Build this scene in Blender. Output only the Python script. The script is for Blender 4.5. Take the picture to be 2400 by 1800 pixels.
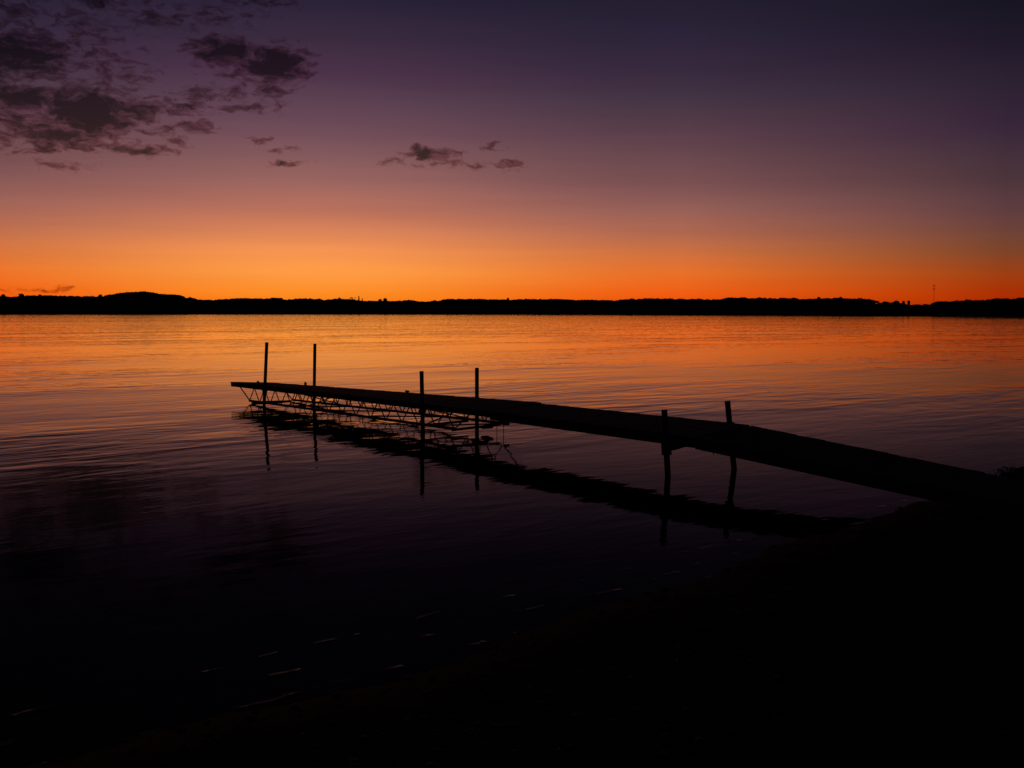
import bpy, bmesh, math, random
import numpy as np
from mathutils import Vector, Matrix, noise

random.seed(7)
D = bpy.data
scene = bpy.context.scene
col = scene.collection
for o in list(D.objects):
    D.objects.remove(o)

# ------------------------------------------------------------------ camera
CAM_H = 2.15                                  # eye height above the lake
PITCH = math.radians(3.9197)
ROLL = math.radians(0.095)
cam_d = D.cameras.new("camera")
cam_d.sensor_width = 36.0
cam_d.lens = 36.0 * 2430.0 / 2400.0
cam_d.clip_start = 0.05
cam_d.clip_end = 30000.0
cam = D.objects.new("camera", cam_d)
col.objects.link(cam)
fw = Vector((0, math.cos(PITCH), -math.sin(PITCH)))
r0 = Vector((1, 0, 0)); u0 = Vector((0, math.sin(PITCH), math.cos(PITCH)))
rt = r0 * math.cos(ROLL) + u0 * math.sin(ROLL)
up = -r0 * math.sin(ROLL) + u0 * math.cos(ROLL)
cam.matrix_world = Matrix(((rt.x, up.x, -fw.x, 0), (rt.y, up.y, -fw.y, 0), (rt.z, up.z, -fw.z, CAM_H), (0, 0, 0, 1)))
scene.camera = cam

# ------------------------------------------------------------------ view
scene.view_settings.view_transform = 'Standard'
scene.view_settings.look = 'None'
scene.view_settings.exposure = 0.0
scene.view_settings.gamma = 1.0
scene.view_settings.use_curve_mapping = False

# ------------------------------------------------------------------ world: the sky after sunset
def lin(h, k=1.0):
    c = [int(h[i:i + 2], 16) / 255 for i in (0, 2, 4)]
    return tuple(k * (x / 12.92 if x <= 0.04045 else ((x + 0.055) / 1.055) ** 2.4) for x in c)

world = D.worlds.new("World")
scene.world = world
world.use_nodes = True
wn = world.node_tree; wn.nodes.clear()
def N(t, **kw):
    n = wn.nodes.new(t)
    for k, v in kw.items():
        setattr(n, k, v)
    return n
def L(a, b): wn.links.new(a, b)
def M(op, a, b=None, c=None, clamp=False):
    n = N('ShaderNodeMath', operation=op); n.use_clamp = clamp
    for i, v in enumerate((a, b, c)):
        if v is None: continue
        if hasattr(v, 'links'): L(v, n.inputs[i])
        else: n.inputs[i].default_value = v
    return n.outputs[0]
def VM(op, a, b=None, c=None):
    n = N('ShaderNodeVectorMath', operation=op)
    for i, v in enumerate((a, b, c)):
        if v is None: continue
        if hasattr(v, 'links'): L(v, n.inputs[i])
        else: n.inputs[i].default_value = v
    return n

tc = N('ShaderNodeTexCoord')
sep = N('ShaderNodeSeparateXYZ'); L(tc.outputs['Generated'], sep.inputs[0])
el = M('MULTIPLY', M('ARCSINE', sep.outputs[2]), 180 / math.pi)           # degrees above the horizon
az = M('MULTIPLY', M('ARCTAN2', sep.outputs[0], sep.outputs[1]), 180 / math.pi)
AZ0 = -10.69                                                              # where the sun went down
daz = M('ABSOLUTE', M('ADD', M('WRAP', M('SUBTRACT', az, AZ0), 180.0, -180.0), 0.0))
t_el = M('DIVIDE', M('MAXIMUM', el, 0.0), 45.0, clamp=True)
# sky colour against elevation, at several angles away from the afterglow
RAMPS = [(0,
  [(0.18, 'F47A18'), (0.99, 'FC8A20'), (2.14, 'FF9C44'), (3.29, 'F69452'), (4.32, 'DC8458'), (5.57, 'B8705C'), (6.92, '9C6660'), (8.26, '845A5C'),
   (9.59, '704C58'), (11.01, '5E4252'), (12.63, '4B3248'), (14.32, '3A2A3E'), (16.19, '2A2238'), (21, '1c1826'), (26, '12111b'), (32, '0c0c15'),
   (45, '090a12')]),
 (19.91,
  [(0.21, 'E84C08'), (1.02, 'F05C10'), (2.17, 'E87028'), (3.32, 'CC7040'), (4.35, 'B06850'), (5.6, '966058'), (6.95, '7A5052'), (8.29, '6A484E'),
   (9.62, '5A3E4A'), (11.37, '443444'), (12.66, '392A3E'), (14.35, '2D2439'), (16.22, '231E30'), (21, '161520'), (26, '100f18'), (32, '0b0b13'),
   (45, '090a12')]),
 (35.94,
  [(0.22, 'A02400'), (0.96, 'AC2E02'), (2.02, '9C3E12'), (3.07, '7E4428'), (4.12, '6C4238'), (5.16, '5E3C40'), (6.4, '4E363C'), (7.63, '44303A'),
   (9.06, '38263A'), (11.47, '2A2030'), (13.24, '1F1828'), (14.98, '171521'), (21, '10111a'), (26, '0d0e17'), (32, '0b0c15'), (45, '090a12')]),
 (90, [(0, '401408'), (3, '3a1c18'), (7, '2c1c22'), (12, '201a24'), (22, '10101a'), (45, '090a12')]),
 (180, [(0, '141420'), (4, '1c1620'), (10, '17161f'), (22, '0d0e15'), (45, '090a12')])]
ramps = []
for ang, stops in RAMPS:
    r = N('ShaderNodeValToRGB'); L(t_el, r.inputs[0])
    e = r.color_ramp; e.interpolation = 'LINEAR'
    while len(e.elements) > 1: e.elements.remove(e.elements[-1])
    for i, (deg, h) in enumerate(stops):
        s = e.elements[0] if i == 0 else e.elements.new(min(deg / 45.0, 1.0))
        s.position = min(deg / 45.0, 1.0)
        s.color = (*lin(h), 1)
    ramps.append((ang, r.outputs[0]))
cur = ramps[0][1]
for (a0, _), (a1, c1) in zip(ramps[:-1], ramps[1:]):
    mr = N('ShaderNodeMapRange', interpolation_type='SMOOTHSTEP' if a0 == 0 else 'LINEAR')
    L(daz, mr.inputs[0]); mr.inputs[1].default_value = a0; mr.inputs[2].default_value = a1
    mx = N('ShaderNodeMix', data_type='RGBA'); L(mr.outputs[0], mx.inputs[0]); L(cur, mx.inputs[6]); L(c1, mx.inputs[7])
    cur = mx.outputs[2]
# clouds: soft ragged banks at their bearings and heights in the sky
pos = N('ShaderNodeCombineXYZ'); L(az, pos.inputs[0]); L(el, pos.inputs[1])
wsc = VM('MULTIPLY', pos.outputs[0], (0.8, 1.5, 1.0))
wnz = N('ShaderNodeTexNoise'); wnz.inputs['Scale'].default_value = 1.0; wnz.inputs['Detail'].default_value = 3.0
L(wsc.outputs[0], wnz.inputs['Vector'])
wo = VM('MULTIPLY', VM('SUBTRACT', wnz.outputs['Color'], (0.5, 0.5, 0.5)).outputs[0], (1.7, 0.8, 0))
wp = VM('ADD', pos.outputs[0], wo.outputs[0]).outputs[0]
nz = N('ShaderNodeTexNoise'); nz.inputs['Scale'].default_value = 1.0; nz.inputs['Detail'].default_value = 6.0; nz.inputs['Roughness'].default_value = 0.62
L(VM('MULTIPLY', wp, (1.4, 3.0, 1.0)).outputs[0], nz.inputs['Vector'])
CLOUDS = [(-24.93, 12.49, 3.02, 1.485, 1.45), (-21.98, 13.76, 1.75, 1.415, 0.37), (-21.13, 12.14, 1.91, 1.061, 0.42), (-20.23, 11.6, 1.11, 0.637, 0.37),
 (-25.08, 10.5, 2.07, 0.707, 1.58), (-21.98, 9.99, 3.02, 1.627, 1.65), (-25.21, 9.18, 2.23, 1.238, 0.73), (-23.49, 8.69, 2.86, 0.778, 1.19),
 (-21.52, 8.4, 2.23, 0.424, 0.73), (-23.9, 8.05, 1.11, 0.318, 1.06), (-19.59, 8.26, 1.75, 0.354, 1.06), (-19.6, 10.23, 1.59, 0.495, 1.19),
 (-18.29, 10.38, 1.43, 0.566, 0.53), (-17.35, 10.54, 1.43, 0.495, 0.63), (-16.73, 9.51, 1.15, 0.46, 0.79), (-18.32, 9.21, 1.27, 0.318, 0.63),
 (-17.8, 8.71, 0.83, 0.283, 0.63), (-16.59, 11.26, 1.43, 0.46, 0.63), (-14.87, 11.35, 0.95, 0.495, 0.37), (-15.37, 13.42, 1.97, 0.92, 1.32),
 (-12.77, 12.85, 2.39, 1.061, 1.58), (-12.97, 11.72, 1.34, 0.778, 0.79), (-14.42, 12.49, 1.59, 0.778, 0.53), (-11.78, 13.16, 1.27, 0.778, 0.73),
 (-14.34, 10.65, 1.91, 0.283, 0.58), (-18.31, 14.75, 2.23, 0.495, 0.37), (-15.88, 15.06, 1.75, 0.495, 0.37), (-13.82, 15.93, 2.23, 0.495, 0.53),
 (-21.75, 15.26, 3.82, 0.354, 0.53), (-25.44, 14.37, 1.91, 0.707, 0.53), (-25.89, 11.71, 1.27, 1.061, 1.06), (-4.55, 8.58, 1.34, 0.389, 1.45),
 (-5.48, 8.49, 0.83, 0.212, 0.63), (-3.23, 8.5, 0.76, 0.177, 0.63), (-6.79, 7.98, 0.64, 0.212, 0.53), (-4.21, 8.09, 1.4, 0.248, 0.42),
 (-2.3, 8.01, 0.95, 0.212, 0.68), (-0.32, 8.0, 0.89, 0.318, 0.63), (-0.91, 8.94, 0.51, 0.177, 0.42), (-13.49, 9.01, 0.76, 0.177, 0.53),
 (-12.5, 8.59, 0.83, 0.212, 0.53), (-12.36, 7.95, 0.95, 0.177, 0.68), (-11.73, 7.93, 0.76, 0.177, 0.58), (-23.37, 7.29, 1.34, 0.212, 0.53),
 (-24.34, 1.17, 1.15, 0.106, 0.32), (-26.11, 1.08, 0.51, 0.088, 0.32)]
m = None
for (ca, ce, ra, re, amp) in CLOUDS:
    q = VM('MULTIPLY_ADD', wp, (1 / ra, 1 / re, 0), (-ca / ra, -ce / re, 0))
    ln = VM('LENGTH', q.outputs[0]).outputs['Value']
    v = M('MULTIPLY_ADD', ln, -amp, amp)
    m = v if m is None else M('MAXIMUM', m, v)
dens = M('ADD', M('MAXIMUM', m, -1.5), M('MULTIPLY', M('SUBTRACT', nz.outputs[0], 0.48), 3.0))
ss = N('ShaderNodeMapRange', interpolation_type='SMOOTHSTEP'); L(dens, ss.inputs[0])
ss.inputs[1].default_value = -0.1; ss.inputs[2].default_value = 1.15
c1 = N('ShaderNodeValToRGB'); L(ss.outputs[0], c1.inputs[0]); e = c1.color_ramp
e.elements[0].position = 0; e.elements[0].color = (1, 1, 1, 1)
e.elements[1].position = 1; e.elements[1].color = (0.21, 0.215, 0.20, 1)
k = e.elements.new(0.35); k.color = (0.70, 0.55, 0.55, 1)
cm = N('ShaderNodeMix', data_type='RGBA', blend_type='MULTIPLY'); cm.inputs[0].default_value = 1.0
L(cur, cm.inputs[6]); L(c1.outputs[0], cm.inputs[7])
# long thin bands of haze low in the sky
hb = N('ShaderNodeTexNoise'); hb.inputs['Scale'].default_value = 1.0; hb.inputs['Detail'].default_value = 2.0
L(VM('MULTIPLY', pos.outputs[0], (0.07, 1.3, 1.0)).outputs[0], hb.inputs['Vector'])
hbm = N('ShaderNodeMapRange'); L(hb.outputs[0], hbm.inputs[0]); hbm.inputs[1].default_value = 0.35; hbm.inputs[2].default_value = 0.75
hbm.inputs[3].default_value = 1.02; hbm.inputs[4].default_value = 0.965
hbx = VM('SCALE', cm.outputs[2]); L(hbm.outputs[0], hbx.inputs['Scale'])
bg1 = N('ShaderNodeBackground'); L(hbx.outputs[0], bg1.inputs[0]); bg1.inputs[1].default_value = 1.0
sky = N('ShaderNodeTexSky', sky_type='NISHITA'); sky.sun_disc = False
sky.sun_elevation = math.radians(-7.0); sky.sun_rotation = math.radians(AZ0)
bg2 = N('ShaderNodeBackground'); L(sky.outputs[0], bg2.inputs[0]); bg2.inputs[1].default_value = 0.05
ad = N('ShaderNodeAddShader'); L(bg1.outputs[0], ad.inputs[0]); L(bg2.outputs[0], ad.inputs[1])
wo_ = N('ShaderNodeOutputWorld'); L(ad.outputs[0], wo_.inputs[0])

# ------------------------------------------------------------------ helpers
def tag(o, label=None, cat=None, group=None, kind=None):
    if label: o['label'] = label
    if cat: o['category'] = cat
    if group: o['group'] = group
    if kind: o['kind'] = kind
    return o
def empty(name, loc=(0, 0, 0), rz=0.0):
    o = D.objects.new(name, None); col.objects.link(o)
    o.location = loc; o.rotation_euler = (0, 0, rz); o.empty_display_size = 0.3
    return o
def link(name, me, parent=None, loc=None, rot=None, scale=None):
    o = D.objects.new(name, me); col.objects.link(o)
    if parent: o.parent = parent
    if loc is not None: o.location = loc
    if rot is not None: o.rotation_euler = rot
    if scale is not None: o.scale = scale
    return o
def mesh(name, verts, faces, mat, smooth=False):
    me = D.meshes.new(name); me.from_pydata([tuple(v) for v in verts], [], faces); me.update()
    me.materials.append(mat)
    if smooth: me.polygons.foreach_set('use_smooth', [True] * len(me.polygons))
    return me
def box_vf(c0, c1, vs, fs):
    b = len(vs); (x0, y0, z0), (x1, y1, z1) = c0, c1
    vs += [(x0, y0, z0), (x1, y0, z0), (x1, y1, z0), (x0, y1, z0), (x0, y0, z1), (x1, y0, z1), (x1, y1, z1), (x0, y1, z1)]
    fs += [tuple(b + i for i in f) for f in ((3, 2, 1, 0), (4, 5, 6, 7), (0, 1, 5, 4), (1, 2, 6, 5), (2, 3, 7, 6), (3, 0, 4, 7))]
def beam_vf(a, b, w, h, vs, fs, upv=(0, 0, 1)):
    """rectangular bar from a to b, w wide sideways and h tall"""
    a, b = Vector(a), Vector(b); d = (b - a).normalized(); u = Vector(upv)
    s = d.cross(u).normalized(); u = s.cross(d)
    n = len(vs)
    for p in (a, b):
        for i, j in ((-1, -1), (1, -1), (1, 1), (-1, 1)):
            vs.append(tuple(p + s * (i * w / 2) + u * (j * h / 2)))
    fs += [tuple(n + i for i in f) for f in ((0, 1, 2, 3), (7, 6, 5, 4), (0, 4, 5, 1), (1, 5, 6, 2), (2, 6, 7, 3), (3, 7, 4, 0))]
def tube_vf(a, b, r0_, r1_, vs, fs, seg=10, cap=True):
    a, b = Vector(a), Vector(b); d = (b - a).normalized()
    s = d.cross(Vector((0, 1, 0)) if abs(d.y) < .9 else Vector((1, 0, 0))).normalized(); t = d.cross(s)
    n = len(vs)
    for p, r in ((a, r0_), (b, r1_)):
        for i in range(seg):
            th = 2 * math.pi * i / seg
            vs.append(tuple(p + s * (r * math.cos(th)) + t * (r * math.sin(th))))
    for i in range(seg):
        j = (i + 1) % seg; fs.append((n + i, n + j, n + seg + j, n + seg + i))
    if cap:
        fs.append(tuple(n + i for i in reversed(range(seg)))); fs.append(tuple(n + seg + i for i in range(seg)))

# ------------------------------------------------------------------ materials
def mat(name, color, rough=0.8, spec=0.3, metal=0.0, nscale=4.0, var=0.35, stretch=(1, 1, 1), bump=0.3, bdist=0.003):
    m_ = D.materials.new(name); m_.use_nodes = True; nt = m_.node_tree; bs = nt.nodes['Principled BSDF']
    t = nt.nodes.new('ShaderNodeTexCoord'); mp = nt.nodes.new('ShaderNodeMapping'); mp.inputs['Scale'].default_value = stretch
    nt.links.new(t.outputs['Object'], mp.inputs[0])
    n1 = nt.nodes.new('ShaderNodeTexNoise'); n1.inputs['Scale'].default_value = nscale; n1.inputs['Detail'].default_value = 6
    nt.links.new(mp.outputs[0], n1.inputs['Vector'])
    r = nt.nodes.new('ShaderNodeValToRGB'); nt.links.new(n1.outputs[0], r.inputs[0])
    r.color_ramp.elements[0].position = 0.3; r.color_ramp.elements[1].position = 0.7
    r.color_ramp.elements[0].color = (*[c * (1 - var) for c in color], 1)
    r.color_ramp.elements[1].color = (*[min(1, c * (1 + var)) for c in color], 1)
    nt.links.new(r.outputs[0], bs.inputs['Base Color'])
    bp = nt.nodes.new('ShaderNodeBump'); bp.inputs['Strength'].default_value = bump; bp.inputs['Distance'].default_value = bdist
    nt.links.new(n1.outputs[0], bp.inputs['Height']); nt.links.new(bp.outputs[0], bs.inputs['Normal'])
    bs.inputs['Roughness'].default_value = rough; bs.inputs['Metallic'].default_value = metal
    bs.inputs['Specular IOR Level'].default_value = spec
    return m_
M_plank = mat('weathered_wood', (0.10, 0.085, 0.07), .9, .1, 0, 9, .4, (8, 1, 8))
M_rail = mat('dark_treated_timber', (0.06, 0.045, 0.035), .9, .1, 0, 6, .35, (1, 6, 6))
M_steel = mat('rusty_steel', (0.07, 0.04, 0.028), .8, .2, 0.2, 30, .4)
M_post = mat('weathered_post', (0.055, 0.042, 0.035), .85, .15, 0, 12, .4, (6, 6, 1))
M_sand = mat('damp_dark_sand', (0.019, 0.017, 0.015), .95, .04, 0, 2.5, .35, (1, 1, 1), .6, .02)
M_stone = mat('wet_stone', (0.035, 0.033, 0.03), .7, .12, 0, 12, .4)
M_land = mat('wooded_ground', (0.045, 0.05, 0.028), .95, .05, 0, .05, .4)
M_leaf = mat('foliage', (0.045, 0.06, 0.025), .9, .05, 0, .35, .5)
M_leaf2 = mat('fir_foliage', (0.035, 0.05, 0.028), .9, .05, 0, .5, .5)
M_bark = mat('bark', (0.08, 0.06, 0.045), .9, .1, 0, 3, .4, (1, 1, .2))
M_white = mat('pale_paint', (0.55, 0.55, 0.50), .7, .2, 0, 3, .1)
M_roof = mat('grey_shingle', (0.18, 0.18, 0.17), .9, .1, 0, 5, .2)
M_glass = mat('window_glass', (0.02, 0.02, 0.025), .1, .5, 0, 3, .1, bump=0)

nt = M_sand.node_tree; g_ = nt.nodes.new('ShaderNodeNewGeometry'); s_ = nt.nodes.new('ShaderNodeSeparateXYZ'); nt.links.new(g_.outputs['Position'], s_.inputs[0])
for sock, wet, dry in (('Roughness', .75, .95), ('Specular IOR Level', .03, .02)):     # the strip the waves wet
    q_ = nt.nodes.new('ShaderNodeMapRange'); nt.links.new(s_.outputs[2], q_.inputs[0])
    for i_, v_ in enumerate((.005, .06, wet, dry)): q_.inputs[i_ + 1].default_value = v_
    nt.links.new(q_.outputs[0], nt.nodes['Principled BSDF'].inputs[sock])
# dock frame of reference: s runs along the dock towards the shore, t across it
OX, OY = -5.704, 23.770
UX, UY = 0.60304, -0.79771
ANG = math.atan2(UY, UX)
def sh(s, t): return OX + s * UX - t * UY, OY + s * UY + t * UX
def st(x, y):
    return (x - OX) * UX + (y - OY) * UY, -(x - OX) * UY + (y - OY) * UX

# ------------------------------------------------------------------ water
def water_mat():
    m_ = D.materials.new('lake_water'); m_.use_nodes = True; nt = m_.node_tree; bs = nt.nodes['Principled BSDF']
    def n_(t, **kw):
        n = nt.nodes.new(t)
        for k, v in kw.items(): setattr(n, k, v)
        return n
    def l_(a, b): nt.links.new(a, b)
    def ma(op, a, b=None, c=None, clamp=False):
        n = n_('ShaderNodeMath', operation=op); n.use_clamp = clamp
        for i, v in enumerate((a, b, c)):
            if v is None: continue
            if hasattr(v, 'links'): l_(v, n.inputs[i])
            else: n.inputs[i].default_value = v
        return n.outputs[0]
    g = n_('ShaderNodeNewGeometry')
    # waves run in towards the shore, so their crests lie parallel to it
    mp = n_('ShaderNodeMapping', vector_type='TEXTURE'); mp.inputs['Rotation'].default_value = (0, 0, ANG + math.radians(5)); l_(g.outputs['Position'], mp.inputs[0])
    def vnoise(scale, stretch, detail=2.0, off=0.0, dist=0.0):
        s_ = n_('ShaderNodeMapping'); s_.inputs['Scale'].default_value = stretch; s_.inputs['Location'].default_value = (off, off, 0); l_(mp.outputs[0], s_.inputs[0])
        t = n_('ShaderNodeTexNoise'); t.inputs['Scale'].default_value = scale; t.inputs['Detail'].default_value = detail
        t.inputs['Roughness'].default_value = 0.45; t.inputs['Distortion'].default_value = dist
        l_(s_.outputs[0], t.inputs['Vector']); return t.outputs[0]
    dist = n_('ShaderNodeVectorMath', operation='LENGTH'); l_(g.outputs['Position'], dist.inputs[0]); dist = dist.outputs['Value']
    def mr(x, a, b, c, d, t='SMOOTHSTEP'):
        n = n_('ShaderNodeMapRange', interpolation_type=t); l_(x, n.inputs[0])
        for i, v in enumerate((a, b, c, d)): n.inputs[i + 1].default_value = v
        return n.outputs[0]
    calm = mr(vnoise(0.11, (1, .4, 1), 2, 31), .38, .66, 0.25, 1.0)    # patches of ruffled and of calm water
    off = mr(dist, 9, 26, 0.8, 1.0)                                    # sheltered close to the beach
    amp = ma('MULTIPLY', calm, off)
    h1 = ma('MULTIPLY', vnoise(0.65, (1, .34, 1), 3.0, 3, 0.6), 0.042)
    h2 = ma('MULTIPLY', vnoise(2.6, (1, .4, 1), 2.0, 9, 0.2), 0.013)
    h3 = ma('MULTIPLY', vnoise(9.0, (1, .4, 1), 2.0, 17), 0.0009)
    h4 = ma('MULTIPLY', ma('MULTIPLY', vnoise(0.16, (1, .12, 1), 2.0, 23), 0.0), mr(dist, 25, 120, 0.0, 1.0))
    hh = ma('ADD', ma('MULTIPLY', ma('ADD', h1, h2), amp), ma('ADD', h3, h4))
    # wavelets that break along the beach
    sx = n_('ShaderNodeSeparateXYZ'); l_(mp.outputs[0], sx.inputs[0])
    band = n_('ShaderNodeTexWave', wave_type='BANDS', bands_direction='X', wave_profile='SIN')
    band.inputs['Scale'].default_value = 0.9; band.inputs['Distortion'].default_value = 3.0; band.inputs['Detail'].default_value = 3; band.inputs['Detail Scale'].default_value = 1.3
    bm = n_('ShaderNodeMapping'); bm.inputs['Scale'].default_value = (1, .8, 1); l_(mp.outputs[0], bm.inputs[0]); l_(bm.outputs[0], band.inputs[0])
    near = ma('MULTIPLY', mr(sx.outputs[0], -6.3, -5.5, 0.0, 1.0), mr(sx.outputs[1], 3.6, 6.5, 1.0, 0.45))
    crest = ma('POWER', band.outputs['Fac'], 12.0)
    brk = mr(vnoise(4.2, (1, .9, 1), 4, 5), .52, .63, 0, 1)
    h5 = ma('MULTIPLY', ma('MULTIPLY', ma('MULTIPLY', crest, brk), near), 0.0036)
    hh = ma('ADD', hh, h5)
    bp = n_('ShaderNodeBump'); bp.inputs['Strength'].default_value = 1.0; bp.inputs['Distance'].default_value = 1.0
    l_(hh, bp.inputs['Height'])
    BP = bp
    # dark body of the lake under a mirror whose strength falls off steeply away from grazing
    nt.nodes.remove(bs)
    df = n_('ShaderNodeBsdfDiffuse'); df.inputs['Color'].default_value = (0.0020, 0.0024, 0.0028, 1)
    gl = n_('ShaderNodeBsdfAnisotropic'); gl.inputs['Color'].default_value = (1, 1, 1, 1)
    fr = n_('ShaderNodeFresnel'); fr.inputs['IOR'].default_value = 1.33
    for x_ in (df, gl, fr): l_(bp.outputs[0], x_.inputs['Normal'])
    ms = n_('ShaderNodeMixShader'); l_(ma('ADD', ma('POWER', mr(fr.outputs[0], .17, 0.87, 0, 1, 'LINEAR'), 1.8), 0.032, clamp=True), ms.inputs[0]); l_(df.outputs[0], ms.inputs[1]); l_(gl.outputs[0], ms.inputs[2])
    l_(ms.outputs[0], nt.nodes['Material Output'].inputs['Surface'])
    # unresolved ripples far out widen the reflection; streaks of wind make it vary
    wind = mr(vnoise(0.013, (1, .10, 1), 4, 2), .40, .62, 0.78, 1.15)
    rg = mr(dist, 15, 150, 0.03, 0.02, 'SMOOTHSTEP')
    l_(rg, gl.inputs['Roughness'])
    # facets of the small waves, finer than the bump can carry far out
    tn = n_('ShaderNodeTexNoise'); tn.inputs['Scale'].default_value = 1.7; tn.inputs['Detail'].default_value = 2.0
    l_(g.outputs['Position'], tn.inputs['Vector'])
    tv = n_('ShaderNodeVectorMath', operation='SUBTRACT'); l_(tn.outputs['Color'], tv.inputs[0]); tv.inputs[1].default_value = (.5, .5, .5)
    tm = n_('ShaderNodeVectorMath', operation='MULTIPLY'); l_(tv.outputs[0], tm.inputs[0]); tm.inputs[1].default_value = (1, 1, 0)
    # the wavelets roll in towards the beach, their leading faces lean that way
    tb = n_('ShaderNodeVectorMath', operation='ADD'); l_(tm.outputs[0], tb.inputs[0]); tb.inputs[1].default_value = (0.1 * .25, -0.1 * .97, 0)
    wind2 = mr(vnoise(0.05, (1, .10, 1), 4, 41), .40, .62, 0.75, 1.2)
    ta = ma('MULTIPLY', ma('MULTIPLY', ma('MULTIPLY', mr(dist, 18, 180, 0.0, 1.0), wind), wind2), 0.08)
    ts = n_('ShaderNodeVectorMath', operation='SCALE'); l_(tb.outputs[0], ts.inputs[0]); l_(ta, ts.inputs['Scale'])
    tp = n_('ShaderNodeVectorMath', operation='ADD'); l_(ts.outputs[0], tp.inputs[0]); tp.inputs[1].default_value = (0, 0, 1)
    tz = n_('ShaderNodeVectorMath', operation='NORMALIZE'); l_(tp.outputs[0], tz.inputs[0])
    l_(tz.outputs[0], BP.inputs['Normal'])
    return m_
M_water = water_mat()
vs, fs = [], []
rings = [0, 15, 40, 100, 250, 600, 1500, 4000, 9000]
for r in rings[1:]:
    for i in range(48):
        th = 2 * math.pi * i / 48; vs.append((r * math.cos(th), r * math.sin(th), 0))
vs.append((0, 0, 0)); c = len(vs) - 1
for i in range(48): fs.append((c, i, (i + 1) % 48))
for k in range(len(rings) - 2):
    for i in range(48):
        j = (i + 1) % 48; fs.append((k * 48 + i, (k + 1) * 48 + i, (k + 1) * 48 + j, k * 48 + j))
tag(link('water', mesh('water', vs, fs, M_water)), kind='structure')

# ------------------------------------------------------------------ lake bed and beach
SH_T = [-400, -60, -20, -9, -7, -5.3, -4.3, -2, 1, 4.7, 10, 25, 60, 400]
SH_S = [30, 20, 17.6, 17.25, 17.22, 16.97, 16.78, 16.39, 15.85, 15.2, 14.6, 14.0, 16, 40]
def shore_s(t):
    return float(np.interp(t, SH_T, SH_S))
def beach_z(s, t):
    d = s - shore_s(t) + 0.16 * noise.noise(Vector((t * .7, 3.1, 0))) + 0.09 * noise.noise(Vector((t * 2.9, 8.1, 0))) + 0.04 * noise.noise(Vector((t * 8, 1.1, 0)))
    z = 0.10 * d if d < 6 else 0.6 + 0.03 * (d - 6) if d < 30 else 1.32 + .01 * (d - 30)
    if d < 0: z = max(0.16 * d, -2.6)
    a = min(1.0, abs(d) / 1.5)
    return z + 0.012 * a * noise.noise(Vector((s * 3, t * 3, 0))) + 0.03 * a * noise.noise(Vector((s * .7, t * .7, 5)))
def axis(lo, hi, f0, f1, step):
    out = list(np.arange(f0, f1 + 1e-6, step)); x, d = f1, step
    while x < hi: d *= 1.35; x += d; out.append(min(x, hi))
    x, d, pre = f0, step, []
    while x > lo: d *= 1.35; x -= d; pre.append(max(x, lo))
    return pre[::-1] + out
SS = axis(-60, 900, 13, 24, .09); TT = axis(-900, 900, -13, 6.5, .12)
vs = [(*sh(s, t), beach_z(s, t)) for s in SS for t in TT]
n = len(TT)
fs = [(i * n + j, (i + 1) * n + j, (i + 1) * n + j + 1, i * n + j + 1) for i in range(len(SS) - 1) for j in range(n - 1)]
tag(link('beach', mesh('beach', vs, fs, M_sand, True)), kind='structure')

# stones: a few one could pick out, the rest as shingle
def stone_me(seed, sub=2):
    rr = random.Random(seed); bm = bmesh.new(); bmesh.ops.create_icosphere(bm, subdivisions=sub, radius=1)
    for v in bm.verts:
        k = 1 + .28 * noise.noise(v.co * 1.3 + Vector((seed * 3.1, 0, 0))); v.co = v.co * k
        v.co.z *= .55; v.co.x *= 1.25
    me = D.meshes.new('stone'); bm.to_mesh(me); bm.free(); me.materials.append(M_stone)
    me.polygons.foreach_set('use_smooth', [True] * len(me.polygons)); return me
rr = random.Random(3)
vs, fs = [], []
sme = [stone_me(i, 1) for i in range(4)]
for k in range(2600):
    t = rr.uniform(-11.5, 5.5); s = shore_s(t) + abs(rr.gauss(0, 1.3)) * (1 if rr.random() < .85 else -.35) + .05
    x, y = sh(s, t); z = beach_z(s, t); r = .006 + .02 * rr.random() ** 3
    b = len(vs); me = sme[k % 4]; a = rr.uniform(0, 6.3); ca, sa = math.cos(a), math.sin(a)
    for v in me.vertices:
        vs.append((x + r * (v.co.x * ca - v.co.y * sa), y + r * (v.co.x * sa + v.co.y * ca), z + r * v.co.z + r * .15))
    fs += [tuple(b + i for i in p.vertices) for p in me.polygons]
tag(link('shingle', mesh('shingle', vs, fs, M_stone, True)), 'dark wet pebbles scattered along the waterline', 'pebbles', kind='stuff')

# low bush growing at the water's edge behind the ramp
def leaf_tris(center, rad, n_, size, vs, fs, rnd, squash=1.0, hollow=0.35):
    for _ in range(n_):
        d = Vector((rnd.gauss(0, 1), rnd.gauss(0, 1), rnd.gauss(0, 1))).normalized()
        r = rnd.uniform(hollow, 1.0)
        p = Vector(center) + Vector((d.x * rad[0] * r, d.y * rad[1] * r, d.z * rad[2] * r * squash))
        a = Vector((rnd.gauss(0, 1), rnd.gauss(0, 1), rnd.gauss(0, 1))).normalized() * size * rnd.uniform(.6, 1.3)
        b = Vector((rnd.gauss(0, 1), rnd.gauss(0, 1), rnd.gauss(0, 1))).normalized() * size * rnd.uniform(.6, 1.3)
        k = len(vs); vs += [tuple(p), tuple(p + a), tuple(p + b)]; fs.append((k, k + 1, k + 2))
bx, by = (6.81, 13.65)
bush = tag(empty('shoreline_shrub', (bx, by, 0)), 'low dark shrub at the waterline beyond the dock ramp, at the right edge', 'shrub')
rnd = random.Random(12); vs, fs = [], []
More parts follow.
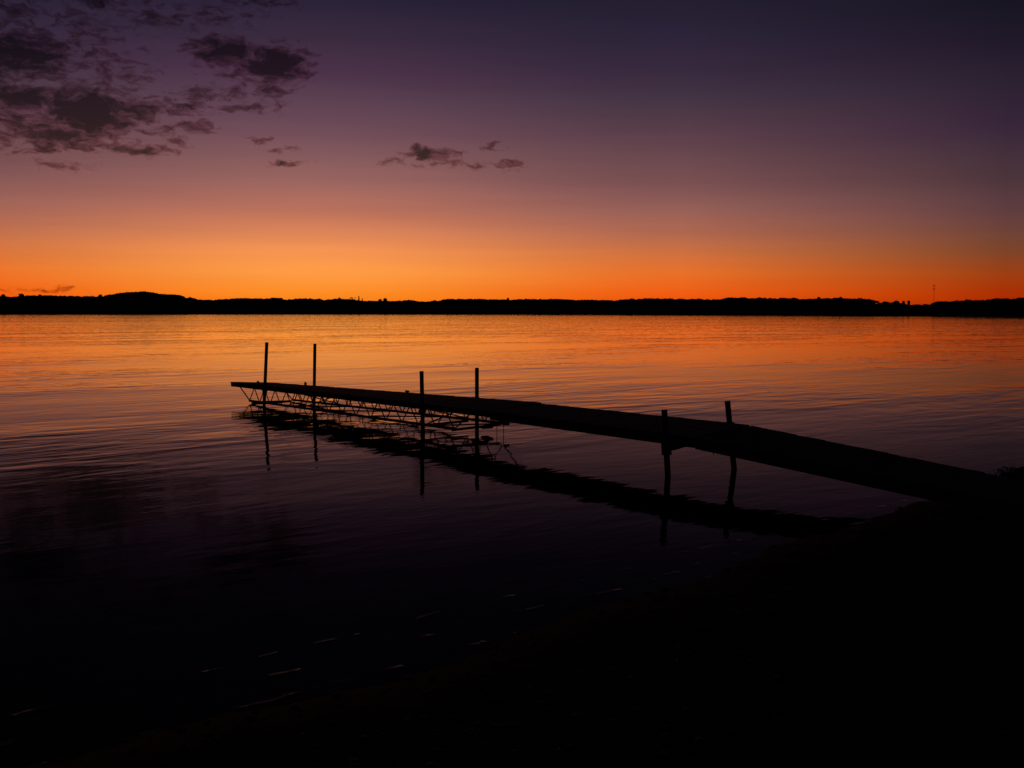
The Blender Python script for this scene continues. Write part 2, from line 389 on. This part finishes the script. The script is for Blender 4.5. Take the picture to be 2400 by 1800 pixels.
for k in range(16):
    q_ = rnd.uniform(-.25, .7)
    leaf_tris((q_, rnd.uniform(-.3, .4), .02 + .06 * (q_ + .3)), (.2, .2, .07), 170, .022, vs, fs, rnd, 1, .1)
for k in range(40):
    q_ = rnd.uniform(-.2, .8); a = rnd.uniform(-.5, .5); h_ = .08 + .1 * (q_ + .3) + rnd.uniform(-.04, .05)
    p_ = Vector((q_, rnd.uniform(-.3, .3), 0)); tip = p_ + Vector((a * h_, rnd.uniform(-.3, .3) * h_, h_))
    b_ = len(vs); vs += [tuple(p_ - Vector((.006, 0, .03))), tuple(p_ + Vector((.006, 0, -.03))), tuple(tip)]; fs.append((b_, b_ + 1, b_ + 2))
link('foliage', mesh('foliage', vs, fs, M_leaf), bush)
vs, fs = [], []
for k in range(14):
    a = rnd.uniform(0, 6.3); tube_vf((rnd.uniform(-.1, .3), rnd.uniform(-.1, .1), -.1), (.25 * math.cos(a) + .25, .25 * math.sin(a), rnd.uniform(.04, .1)), .006, .003, vs, fs, 5)
link('stems', mesh('stems', vs, fs, M_bark), bush)

# ------------------------------------------------------------------ far shore
FAZ = [-85, -50, -26.24, -13.85, -0.01, 13.83, 26.22, 50, 85]      # bearing in degrees, distance to the waterline in metres
FD = [500, 900, 1300, 1600, 1700, 1350, 850, 520, 350]
def far_d(a): return float(np.interp(a, FAZ, FD))
SKA = [-85, -60, -45, -33, -26.211, -25.488, -25.025, -24.676, -24.19, -23.896, -23.304, -22.807, -22.306, -22.004, -21.395, -21.19, -20.881, -20.572,
 -20.262, -20.013, -19.888, -19.534, -19.221, -18.907, -18.761, -18.381, -17.957, -17.639, -17.491, -17.106, -16.785, -16.462, -15.811, -15.701,
 -15.155, -14.716, -14.275, -13.833, -13.055, -12.943, -12.608, -12.385, -11.823, -11.71, -10.919, -10.806, -10.465, -10.307, -10.125, -9.668, -9.211,
 -8.867, -8.569, -8.178, -7.371, -7.093, -6.861, -6.444, -5.979, -5.747, -5.398, -5.048, -4.464, -4.301, -4.114, -3.88, -3.763, -3.411, -2.826,
 -1.887, -1.183, -0.713, -0.008, 0.462, 1.402, 2.224, 3.045, 3.513, 4.215, 4.799, 5.032, 5.499, 5.964, 6.544, 6.776, 7.007, 7.585, 8.277, 8.506,
 8.966, 9.195, 9.539, 9.721, 9.995, 10.222, 10.564, 11.131, 11.356, 11.694, 12.592, 12.705, 12.928, 13.04, 13.373, 13.707, 13.817, 14.37, 14.48,
 15.139, 15.359, 15.903, 16.661, 17.412, 17.839, 18.158, 18.476, 19.003, 19.215, 19.47, 19.636, 19.843, 20.052, 20.258, 20.508, 20.755, 21.043,
 21.289, 21.594, 21.939, 22.097, 22.297, 22.599, 23.097, 23.494, 23.689, 23.985, 24.668, 24.859, 25.341, 25.724, 25.915, 26.045, 26.195, 29, 34, 45,
 60, 85]      # treeline: bearing in degrees
SKE = [0.9, 1.0, 0.85, 1.0, 0.7887, 0.7949, 0.8412, 0.8655, 0.859, 0.8615, 0.8557, 0.8274, 0.8422, 0.8337, 0.871, 0.9162, 0.9733, 1.0306, 1.0552, 1.0683,
 1.1024, 1.1055, 1.064, 1.0223, 0.9791, 0.9819, 0.9628, 0.8982, 0.8009, 0.8122, 0.702, 0.6813, 0.6757, 0.7303, 0.74, 0.7808, 0.7831, 0.7854, 0.755,
 0.8126, 0.8143, 0.7238, 0.7263, 0.7727, 0.7762, 0.7306, 0.7781, 0.6704, 0.7334, 0.7652, 0.76, 0.7382, 0.7161, 0.6781, 0.6506, 0.6863, 0.6754, 0.6534,
 0.7013, 0.73, 0.6914, 0.634, 0.6589, 0.72, 0.6597, 0.6907, 0.7541, 0.7854, 0.7798, 0.7889, 0.7599, 0.7607, 0.7386, 0.7862, 0.7875, 0.7955, 0.766,
 0.7196, 0.7669, 0.7206, 0.7441, 0.714, 0.7445, 0.8144, 0.7446, 0.8144, 0.8422, 0.7909, 0.8279, 0.7906, 0.8136, 0.7672, 0.8133, 0.79, 0.8129, 0.7665,
 0.766, 0.7957, 0.8572, 0.8695, 0.81, 0.8439, 0.8094, 0.8772, 0.8243, 0.8309, 0.8071, 0.8523, 0.8508, 0.7893, 0.7882, 0.8179, 0.8449, 0.8147, 0.7982,
 0.8128, 0.7802, 0.6911, 0.5293, 0.5952, 0.6477, 0.5944, 0.616, 0.5496, 0.5272, 0.507, 0.4891, 0.5061, 0.4881, 0.6116, 0.6653, 0.6319, 0.6801, 0.6616,
 0.7467, 0.7049, 0.7024, 0.7888, 0.7866, 0.7489, 0.7544, 0.84, 0.8728, 0.98, 1.1, 1.3, 1.2, 1.4]      # and its height above eye level in degrees
def far_top(a, dist): return CAM_H + dist * math.tan(math.radians(float(np.interp(a, SKA, SKE))))
def atbear(a, dist): return dist * math.sin(math.radians(a)), dist * math.cos(math.radians(a))
offs = [(-8, -.05), (0, .002), (4, .05), (30, .36), (70, .68), (110, .84), (220, .86), (600, .8), (3000, .6)]
azs = list(np.arange(-82, -30, 1.5)) + list(np.arange(-30, 30, .12)) + list(np.arange(30, 84, 1.5))
vs, fs = [], []
for a in azs:
    d0 = far_d(a); zt = far_top(a, d0 + 100)
    for o_, k_ in offs:
        x, y = atbear(a, d0 + o_); vs.append((x, y, zt * k_ + (0.6 * noise.noise(Vector((x * .02, y * .02, 0))) if o_ > 4 else 0)))
n = len(offs)
fs = [(i * n + j, (i + 1) * n + j, (i + 1) * n + j + 1, i * n + j + 1) for i in range(len(azs) - 1) for j in range(n - 1)]
tag(link('hills', mesh('hills', vs, fs, M_land, True)), kind='structure')
def land_z(a, o_):
    ks = [p[0] for p in offs]; kv = [p[1] for p in offs]
    return far_top(a, far_d(a) + 100) * float(np.interp(o_, ks, kv))

bm = bmesh.new(); bmesh.ops.create_icosphere(bm, subdivisions=2, radius=1)
ICO_V = [v.co.copy() for v in bm.verts]; ICO_F = [tuple(v.index for v in f.verts) for f in bm.faces]; bm.free()
bm = bmesh.new(); bmesh.ops.create_icosphere(bm, subdivisions=1, radius=1)
IC1_V = [v.co.copy() for v in bm.verts]; IC1_F = [tuple(v.index for v in f.verts) for f in bm.faces]; bm.free()
def blob(c, r, vs, fs, rnd, V=ICO_V, F=ICO_F, rough=.13):
    b = len(vs)
    for v in V:
        k = 1 + rnd.uniform(-rough, rough); vs.append((c[0] + v.x * r[0] * k, c[1] + v.y * r[1] * k, c[2] + v.z * r[2] * k))
    fs += [tuple(b + i for i in f) for f in F]
rnd = random.Random(21); vs, fs = [], []
def wood_tree(a, o_, top, r, leaves=26):
    d_ = far_d(a) + o_; x, y = atbear(a, d_); g = land_z(a, o_) - .5
    h = max(top - g, 3.0); rz = min(h * .5, r * 1.5); 
    blob((x, y, top - rz * .95), (r, r, rz * .92), vs, fs, rnd)
    if h > 2 * rz: blob((x, y, g + (h - rz) * .45), (r * .8, r * .8, (h - rz) * .6), vs, fs, rnd)
    leaf_tris((x, y, top - rz * .95), (r * 1.1, r * 1.1, rz * .95), leaves, r * .27, vs, fs, rnd, 1, .8)
a = -31.0
while a < 31.0:                                     # treetops that draw the skyline
    d0 = far_d(a); r = rnd.uniform(2.8, 5.4)
    wood_tree(a, 100 + rnd.uniform(-8, 8), far_top(a, d0 + 100) - rnd.choice((0.0, .2, .4, .7, 1.2)) * .8, r)
    a += math.degrees(r * rnd.uniform(.6, .95) / d0)
for o_, k_ in ((70, .86), (38, .62), (14, .42)):     # rows lower down the slope
    a = -31.0
    while a < 31.0:
        d0 = far_d(a); r = rnd.uniform(3.0, 5.2)
        wood_tree(a, o_ + rnd.uniform(-9, 9), far_top(a, d0 + 100) * (k_ + rnd.uniform(-.07, .07)), r, 12)
        a += math.degrees(r * rnd.uniform(1.1, 1.6) / d0)
for sgn in (-1, 1):
    a = 31.0
    while a < 80.0:
        d0 = far_d(sgn * a); r = rnd.uniform(6, 9)
        wood_tree(sgn * a, 90 + rnd.uniform(-20, 20), far_top(sgn * a, d0 + 100) - rnd.uniform(0, 3), r, 20)
        wood_tree(sgn * a, 30 + rnd.uniform(-12, 12), far_top(sgn * a, d0 + 100) * rnd.uniform(.5, .7), r, 10)
        a += math.degrees(r * 1.2 / d0)
tag(link('far_woodland', mesh('far_woodland', vs, fs, M_leaf)), 'dark wooded shore across the lake in silhouette', 'woodland', kind='stuff')

def far_tree(a, e_top, wid, kind, name, label):
    o_ = 96.0; d_ = far_d(a) + o_; x, y = atbear(a, d_); g = land_z(a, o_)
    top = CAM_H + d_ * math.tan(math.radians(e_top)); h = top - g; r = wid / 2
    t = tag(empty(name, (x, y, g)), label, 'tree', 'trees standing above the far treeline')
    rnd = random.Random(int(a * 977) % 9973); v1, f1 = [], []
    if kind == 'round':
        for k in range(12):
            q = (rnd.uniform(-.3, .3) * r, rnd.uniform(-.3, .3) * r, h - r * (.6 + .18 * k))
            blob(q, (r * .68, r * .68, r * .5), v1, f1, rnd, IC1_V, IC1_F, .25)
        leaf_tris((0, 0, h - r * 1.2), (r * .9, r * .9, r * 1.15), 320, r * .22, v1, f1, rnd, 1, .5)
    elif kind == 'airy':
        for k in range(10):
            q = (rnd.uniform(-.9, .9) * r, rnd.uniform(-.6, .6) * r, h - r * rnd.uniform(.2, 1.5))
            leaf_tris(q, (r * .3, r * .3, r * .28), 42, r * .16, v1, f1, rnd, 1, .1)
    else:
        n_ = 12
        for k in range(n_):
            f_ = k / n_; z = h * (.35 + .64 * f_)
            leaf_tris((0, 0, z), (r * (1 - f_ * .85), r * (1 - f_ * .85), h * .04), 30, r * .35, v1, f1, rnd, 1, .1)
    link('crown', mesh('crown', v1, f1, M_leaf2 if kind == 'spire' else M_leaf), t)
    v1, f1 = [], []
    tube_vf((0, 0, -1), (0, 0, h * .9), .35, .12, v1, f1, 7)
    for k in range(6):
        a_ = k * 1.05; z = h * (.45 + .07 * k); tube_vf((0, 0, z), (r * .7 * math.cos(a_), r * .7 * math.sin(a_), z + r * .5), .13, .04, v1, f1, 5)
    link('trunk', mesh('trunk', v1, f1, M_bark), t)
for args in [(-26.056, 0.9057, 5.9, 'round', 'broadleaf_tree', 'small round tree at the left edge of the far treeline'),
 (-25.272, 0.9448, 9.26, 'round', 'broadleaf_tree', 'broad domed tree second from the left above the far treeline'),
 (-24.422, 0.9103, 7.19, 'round', 'broadleaf_tree', 'low rounded treetop just right of the broad domed tree at far left'),
 (-21.597, 0.9347, 7.56, 'round', 'broadleaf_tree', 'round treetop on the left slope below the highest hill'),
 (-17.212, 0.8339, 9.37, 'round', 'broadleaf_tree', 'rounded tree at the right foot of the highest hill'),
 (-9.416, 0.8286, 7.39, 'round', 'broadleaf_tree', 'rounded treetop left of the feathery open tree'),
 (-8.728, 0.8776, 10.1, 'airy', 'broadleaf_tree', 'feathery open-crowned tree with sky showing through it'),
 (-8.383, 0.9137, 4.72, 'spire', 'conifer', 'thin pointed conifer right beside the feathery open tree'),
 (-8.2, 0.7986, 3.38, 'spire', 'conifer', 'shorter spindly conifer right of the tall thin one'),
 (-7.254, 0.7671, 7.46, 'round', 'broadleaf_tree', 'smaller left one of two domed trees side by side near the middle'),
 (-6.965, 0.8262, 8.15, 'round', 'broadleaf_tree', 'taller right one of two domed trees side by side near the middle'),
 (-0.219, 0.8506, 4.89, 'round', 'broadleaf_tree', 'small lone knob of a tree on the even treeline at the centre'),
 (16.443, 0.8813, 5.63, 'round', 'broadleaf_tree', 'rounded treetop on the left part of the right-hand ridge'),
 (17.518, 0.8893, 5.44, 'round', 'broadleaf_tree', 'rounded treetop at the crest of the right-hand ridge'),
 (19.718, 0.6502, 5.95, 'round', 'broadleaf_tree', 'leftmost of the separate trees in the dip before the mast'),
 (20.256, 0.6885, 7.18, 'round', 'broadleaf_tree', 'widest of the separate trees in the dip before the mast'),
 (20.628, 0.6699, 3.98, 'round', 'broadleaf_tree', 'narrow tree second from the right in the dip before the mast'),
 (20.874, 0.6846, 3.51, 'round', 'broadleaf_tree', 'upright tree at the right end of the group in the dip before the mast')]:
    far_tree(*args)

# radio mast on the far right hill
mx_, my_, mg, mtop = (480.0, 1184.3, 6.0, 36.1)
mast = tag(empty('radio_mast', (mx_, my_, mg)), 'tall thin lattice mast rising above the right-hand treeline', 'mast')
h = mtop - mg
vs, fs = [], []
for k in range(3):
    a = k * 2.094; tube_vf((.55 * math.cos(a), .55 * math.sin(a), 0), (.42 * math.cos(a), .42 * math.sin(a), h * .94), .045, .045, vs, fs, 5)
link('leg', mesh('legs', vs, fs, M_steel), mast)
vs, fs = [], []
for i in range(34):
    for k in range(3):
        a, b = k * 2.094, (k + 1) * 2.094; z0, z1 = i * h * .94 / 34, (i + 1) * h * .94 / 34
        tube_vf((.5 * math.cos(a), .5 * math.sin(a), z0), (.5 * math.cos(b), .5 * math.sin(b), z1), .022, .022, vs, fs, 4)
tag(link('lattice', mesh('lattice', vs, fs, M_steel), mast), kind='stuff')
vs, fs = [], []; tube_vf((0, 0, h * .94), (0, 0, h), .06, .03, vs, fs, 6); link('antenna_rod', mesh('antenna_rod', vs, fs, M_steel), mast)
vs, fs = [], []
for k in range(3):
    a = k * 2.094; p = Vector((1.0 * math.cos(a), 1.0 * math.sin(a), 0)); box_vf((p.x - .12, p.y - .12, -1.0), (p.x + .12, p.y + .12, 1.0), vs, fs)
    beam_vf((0, 0, 0), p, .1, .1, vs, fs)
pm = mesh('antenna_panel', vs, fs, M_steel)
link('antenna_panel', pm, mast, (0, 0, h * .80)); link('antenna_panel', pm, mast, (0, 0, h * .93))

# small pale house half hidden in the trees of the left hill
hx, hy, hz = (-516.1, 1408.3, 16.0)
hs = tag(empty('lakeside_cottage', (hx, hy, hz - 3), math.radians(12)), 'tiny pale cottage showing among the trees of the left hill', 'cottage')
vs, fs = [], []; box_vf((-2.6, -2, 0), (2.6, 2, 3.6), vs, fs); link('wall', mesh('wall', vs, fs, M_white), hs)
vs = [(-2.9, -2.3, 3.6), (2.9, -2.3, 3.6), (2.9, 2.3, 3.6), (-2.9, 2.3, 3.6), (-2.9, 0, 5.2), (2.9, 0, 5.2)]
link('roof', mesh('roof', vs, [(0, 1, 5, 4), (2, 3, 4, 5), (0, 4, 3), (1, 2, 5), (3, 2, 1, 0)], M_roof), hs)
vs, fs = [], []; box_vf((-1.6, -2.05, 1.2), (-.6, -1.99, 2.4), vs, fs); wm = mesh('window', vs, fs, M_glass)
link('window', wm, hs); link('window', wm, hs, (2.2, 0, 0))

# ------------------------------------------------------------------ the dock
dock = tag(empty('boat_dock', (OX, OY, 0), ANG), 'long dark dock with six standing posts running from the beach into the lake', 'dock')
YN, YF = .07, 1.15            # near and far edge of the deck
SECT = {   # s0, s1, deck height at (s0,near) (s1,near) (s0,far) (s1,far), depth of the side rail
    'outer': (-2.13, 8.74, .445, .560, .385, .640, .112),
    'inner': (8.77, 13.24, .560, .570, .620, .652, .150),
    'ramp':  (13.27, 18.6, .565, .262, .642, .262, .155)}
def deck_z(sec, s, t):
    s0, s1, a, b, c_, d_, _ = SECT[sec]; f = (s - s0) / (s1 - s0); g = (t - YN) / (YF - YN)
    return (a + (b - a) * f) * (1 - g) + (c_ + (d_ - c_) * f) * g
rnd = random.Random(5)
def build_deck(sec, part_name, label, parent):
    s0, s1 = SECT[sec][:2]; dep = SECT[sec][6]
    vs, fs = [], []
    for t in (YN + .02, YF - .02):
        beam_vf((s0, t, deck_z(sec, s0, t) - .026 - dep / 2 + .013), (s1, t, deck_z(sec, s1, t) - .026 - dep / 2 + .013), .04, dep - .026, vs, fs)
    for s in (s0 + .02, s1 - .02):
        beam_vf((s, YN + .04, deck_z(sec, s, YN) - .028 - dep / 2 + .013), (s, YF - .04, deck_z(sec, s, YF) - .028 - dep / 2 + .013), .038, dep - .03, vs, fs)
    k = max(2, int((s1 - s0) / 1.2))
    for i in range(1, k):
        s = s0 + (s1 - s0) * i / k
        beam_vf((s, YN + .04, deck_z(sec, s, YN) - .07), (s, YF - .04, deck_z(sec, s, YF) - .07), .038, .08, vs, fs)
    fr = link(part_name, mesh(part_name, vs, fs, M_rail), parent); fr['label'] = label
    w = .138; n_ = int((s1 - s0) / (w + .007)); w = (s1 - s0) / n_ - .007
    vs, fs = [], []; box_vf((-w / 2, -.5, -.013), (w / 2, .5, .013), vs, fs); pm = mesh('deck_plank', vs, fs, M_plank)
    for i in range(n_):
        s = s0 + (i + .5) * (s1 - s0) / n_
        zn, zf = deck_z(sec, s, YN), deck_z(sec, s, YF)
        tilt = math.atan2(zf - zn, YF - YN); pitch = -math.atan2(deck_z(sec, s1, .6) - deck_z(sec, s0, .6), s1 - s0)
        e = rnd.uniform(-.012, .012)
        link('deck_plank', pm, fr, (s, (YN + YF) / 2 + e, (zn + zf) / 2 - .013 + rnd.uniform(-.002, .003)), (tilt, pitch, rnd.uniform(-.006, .006)), (1, YF - YN + .03 + rnd.uniform(-.01, .015), 1))
    return fr
build_deck('outer', 'deck_section', 'long outer deck section over the open truss', dock)
build_deck('inner', 'deck_section', 'short inner deck section with a deep side beam', dock)
build_deck('ramp', 'gangway', 'ramp sloping down from the deck to the beach', dock)

# truss under the outer section: bottom chords, web rods, lateral bracing
def chord_z(side, s): return .050 + .0132 * (s + 1.05) if side == 0 else .030 + .0200 * (s + .9)
def side_t(side): return YN + .03 if side == 0 else YF - .03
def under(side, s): return deck_z('outer', s, side_t(side)) - SECT['outer'][6] + .01
CH = {0: (-1.07, 7.70), 1: (-.90, 7.72)}
def rod(a, b, r, parent, name='web_rod'):
    a, b = Vector(a), Vector(b); d = b - a; vs, fs = [], []
    tube_vf((0, 0, 0), (0, 0, d.length), r, r, vs, fs, 6)
    o = link(name, mesh(name, vs, fs, M_steel), parent, a); o.rotation_mode = 'QUATERNION'; o.rotation_quaternion = Vector((0, 0, 1)).rotation_difference(d.normalized()); return o
for side, lab in ((0, 'truss along the near side of the dock'), (1, 'truss along the far side of the dock')):
    s0, s1 = CH[side]; t = side_t(side)
    vs, fs = [], []
    beam_vf((s0, t, chord_z(side, s0)), (s1, t, chord_z(side, s1)), .046, .046, vs, fs)
    tr = link('truss', mesh('bottom_chord', vs, fs, M_steel), dock); tr['label'] = lab
    pan = .56; n_ = int((s1 - s0) / pan); pan = (s1 - s0) / n_
    rod((s0 + .02, t, chord_z(side, s0)), (s0 - .56, t, under(side, s0 - .56)), .014, tr)
    for i in range(n_):
        a = s0 + i * pan; b_ = a + pan; m_ = (a + b_) / 2
        rod((a + .015, t, chord_z(side, a)), (m_ - .02, t, under(side, m_)), .0115, tr)
        rod((m_ + .02, t, under(side, m_)), (b_ - .015, t, chord_z(side, b_)), .0115, tr)
    rod((s1, t, chord_z(side, s1)), (s1 + .45, t, under(side, min(s1 + .45, 8.7))), .014, tr)
lat = None
for s in (-.95, 6.62, 7.62):
    vs, fs = [], []
    beam_vf((s, side_t(0), chord_z(0, s) - .028), (s, side_t(1), chord_z(1, s) - .03), .045, .04, vs, fs)
    lat = link('cross_beam', mesh('cross_beam', vs, fs, M_steel), dock)
for s in (.9, 2.6, 4.4):
    rod((s, side_t(0), chord_z(0, s)), (s + 1.5, side_t(1), chord_z(1, s + 1.5)), .016, dock, 'diagonal_brace')
rod((6.7, side_t(0), chord_z(0, 6.7) - .02), (7.6, side_t(1), chord_z(1, 7.6) - .02), .013, dock, 'diagonal_brace')
for s in (1.75, 6.75):     # sway braces between deck and chord
    rod((s, side_t(0), chord_z(0, s)), (s + .1, side_t(1), under(1, s + .1)), .013, dock, 'diagonal_brace')
    rod((s + .05, side_t(0), under(0, s + .05)), (s + .15, side_t(1), chord_z(1, s + .15)), .013, dock, 'diagonal_brace')
# foot plate and two thin stakes at the landward end of the truss
vs, fs = [], []; box_vf((-.09, -.06, -.032), (.09, .06, .036), vs, fs); box_vf((-.14, -.045, -.018), (-.0901, .045, .02), vs, fs); box_vf((.0901, -.045, -.016), (.14, .045, .024), vs, fs)
link('foot_plate', mesh('foot_plate', vs, fs, M_steel), dock, (7.30, side_t(1) - .05, .100), (0, -.12, 0))
vs, fs = [], []; box_vf((-.10, -.04, -.03), (.12, .04, .02), vs, fs)
link('end_bracket', mesh('end_bracket', vs, fs, M_steel), dock, (7.74, side_t(1), chord_z(1, 7.74)))
for s in (7.53, 7.73):
    rod((s, side_t(1), chord_z(1, s)), (s, side_t(1) + .01, -.5), .006, dock, 'stake')

# posts: (s,t at water), (s,t,z at top)
POSTS = [((0.00, 0.0), (0.20, 0.0, 1.47)), ((0.08, 1.22), (0.16, 1.22, 1.42)),
         ((6.84, 0.0), (6.80, 0.0, 1.12)), ((6.77, 1.22), (6.77, 1.22, 1.14)),
         ((12.86, 0.0), (12.78, 0.0, .885)), ((12.93, 1.22), (12.79, 1.22, .94))]
for i, ((sa, ta), (sb, tb, zb)) in enumerate(POSTS):
    a, b = Vector((sa, ta, 0)), Vector((sb, tb, zb)); dv = (b - a) / zb; foot = a - dv * .9
    vs, fs = [], []; L_ = (b - foot).length
    r = .037 if i < 4 else .039
    tube_vf((0, 0, 0), (0, 0, L_ - .012), r, r, vs, fs, 16); tube_vf((0, 0, L_ - .012), (0, 0, L_), r + .003, r + .001, vs, fs, 16)
    po = link('post', mesh('post', vs, fs, M_post), dock, foot)
    po.rotation_mode = 'QUATERNION'; po.rotation_quaternion = Vector((0, 0, 1)).rotation_difference(dv.normalized())
    sec = 'outer' if sa < 8 else 'inner'; edge = YN if ta < .5 else YF
    zt = deck_z(sec, min(max(sa, -2), 13.2), edge); dep = SECT[sec][6]
    zc = zt - dep / 2; c_ = a + dv * zc; low = .13 if i == 4 else .05
    vs, fs = [], []
    hw = r + .005
    for q in (-1, 1):
        box_vf((q * hw - .005, -hw, -dep / 2 - low), (q * hw + .005, hw, dep / 2 - .004), vs, fs)
        box_vf((-hw + .0052, q * hw - .005, -dep / 2 - low), (hw - .0052, q * hw + .005, dep / 2 - .004), vs, fs)
    br = link('post_bracket', mesh('post_bracket', vs, fs, M_steel), dock, c_)
    br.rotation_mode = 'QUATERNION'; br.rotation_quaternion = po.rotation_quaternion
# gusset at the foot of the fifth post and a bolt end hanging under the beam
zb = deck_z('inner', 12.95, YN) - .15
vs = [(12.90, -.02, zb + .01), (13.13, -.02, zb + .01), (12.90, -.02, zb - .065), (12.90, .07, zb + .01), (13.13, .07, zb + .01), (12.90, .07, zb - .065)]
link('gusset', mesh('gusset', vs, [(0, 1, 2), (3, 5, 4), (0, 3, 4, 1), (1, 4, 5, 2), (2, 5, 3, 0)], M_steel), dock)
vs, fs = [], []; tube_vf((13.56, .09, .43), (13.56, .09, .362), .012, .004, vs, fs, 6); link('bolt', mesh('bolt', vs, fs, M_steel), dock)
# mooring cleats on the far edge, seen against the lake
def cleat(s, t, sec, w, h_):
    z = deck_z(sec, s, t); vs, fs = [], []
    box_vf((-.022, -.02, 0), (.022, .02, h_ * .7), vs, fs)
    tube_vf((-w / 2, 0, h_ * .8), (w / 2, 0, h_ * .8), .016, .016, vs, fs, 8)
    link('mooring_cleat', mesh('mooring_cleat', vs, fs, M_steel), dock, (s, t, z), (0, 0, .1))
cleat(-.12, 1.10, 'outer', .075, .07); cleat(4.50, 1.10, 'outer', .115, .045); cleat(-1.95, .7, 'outer', .06, .03)
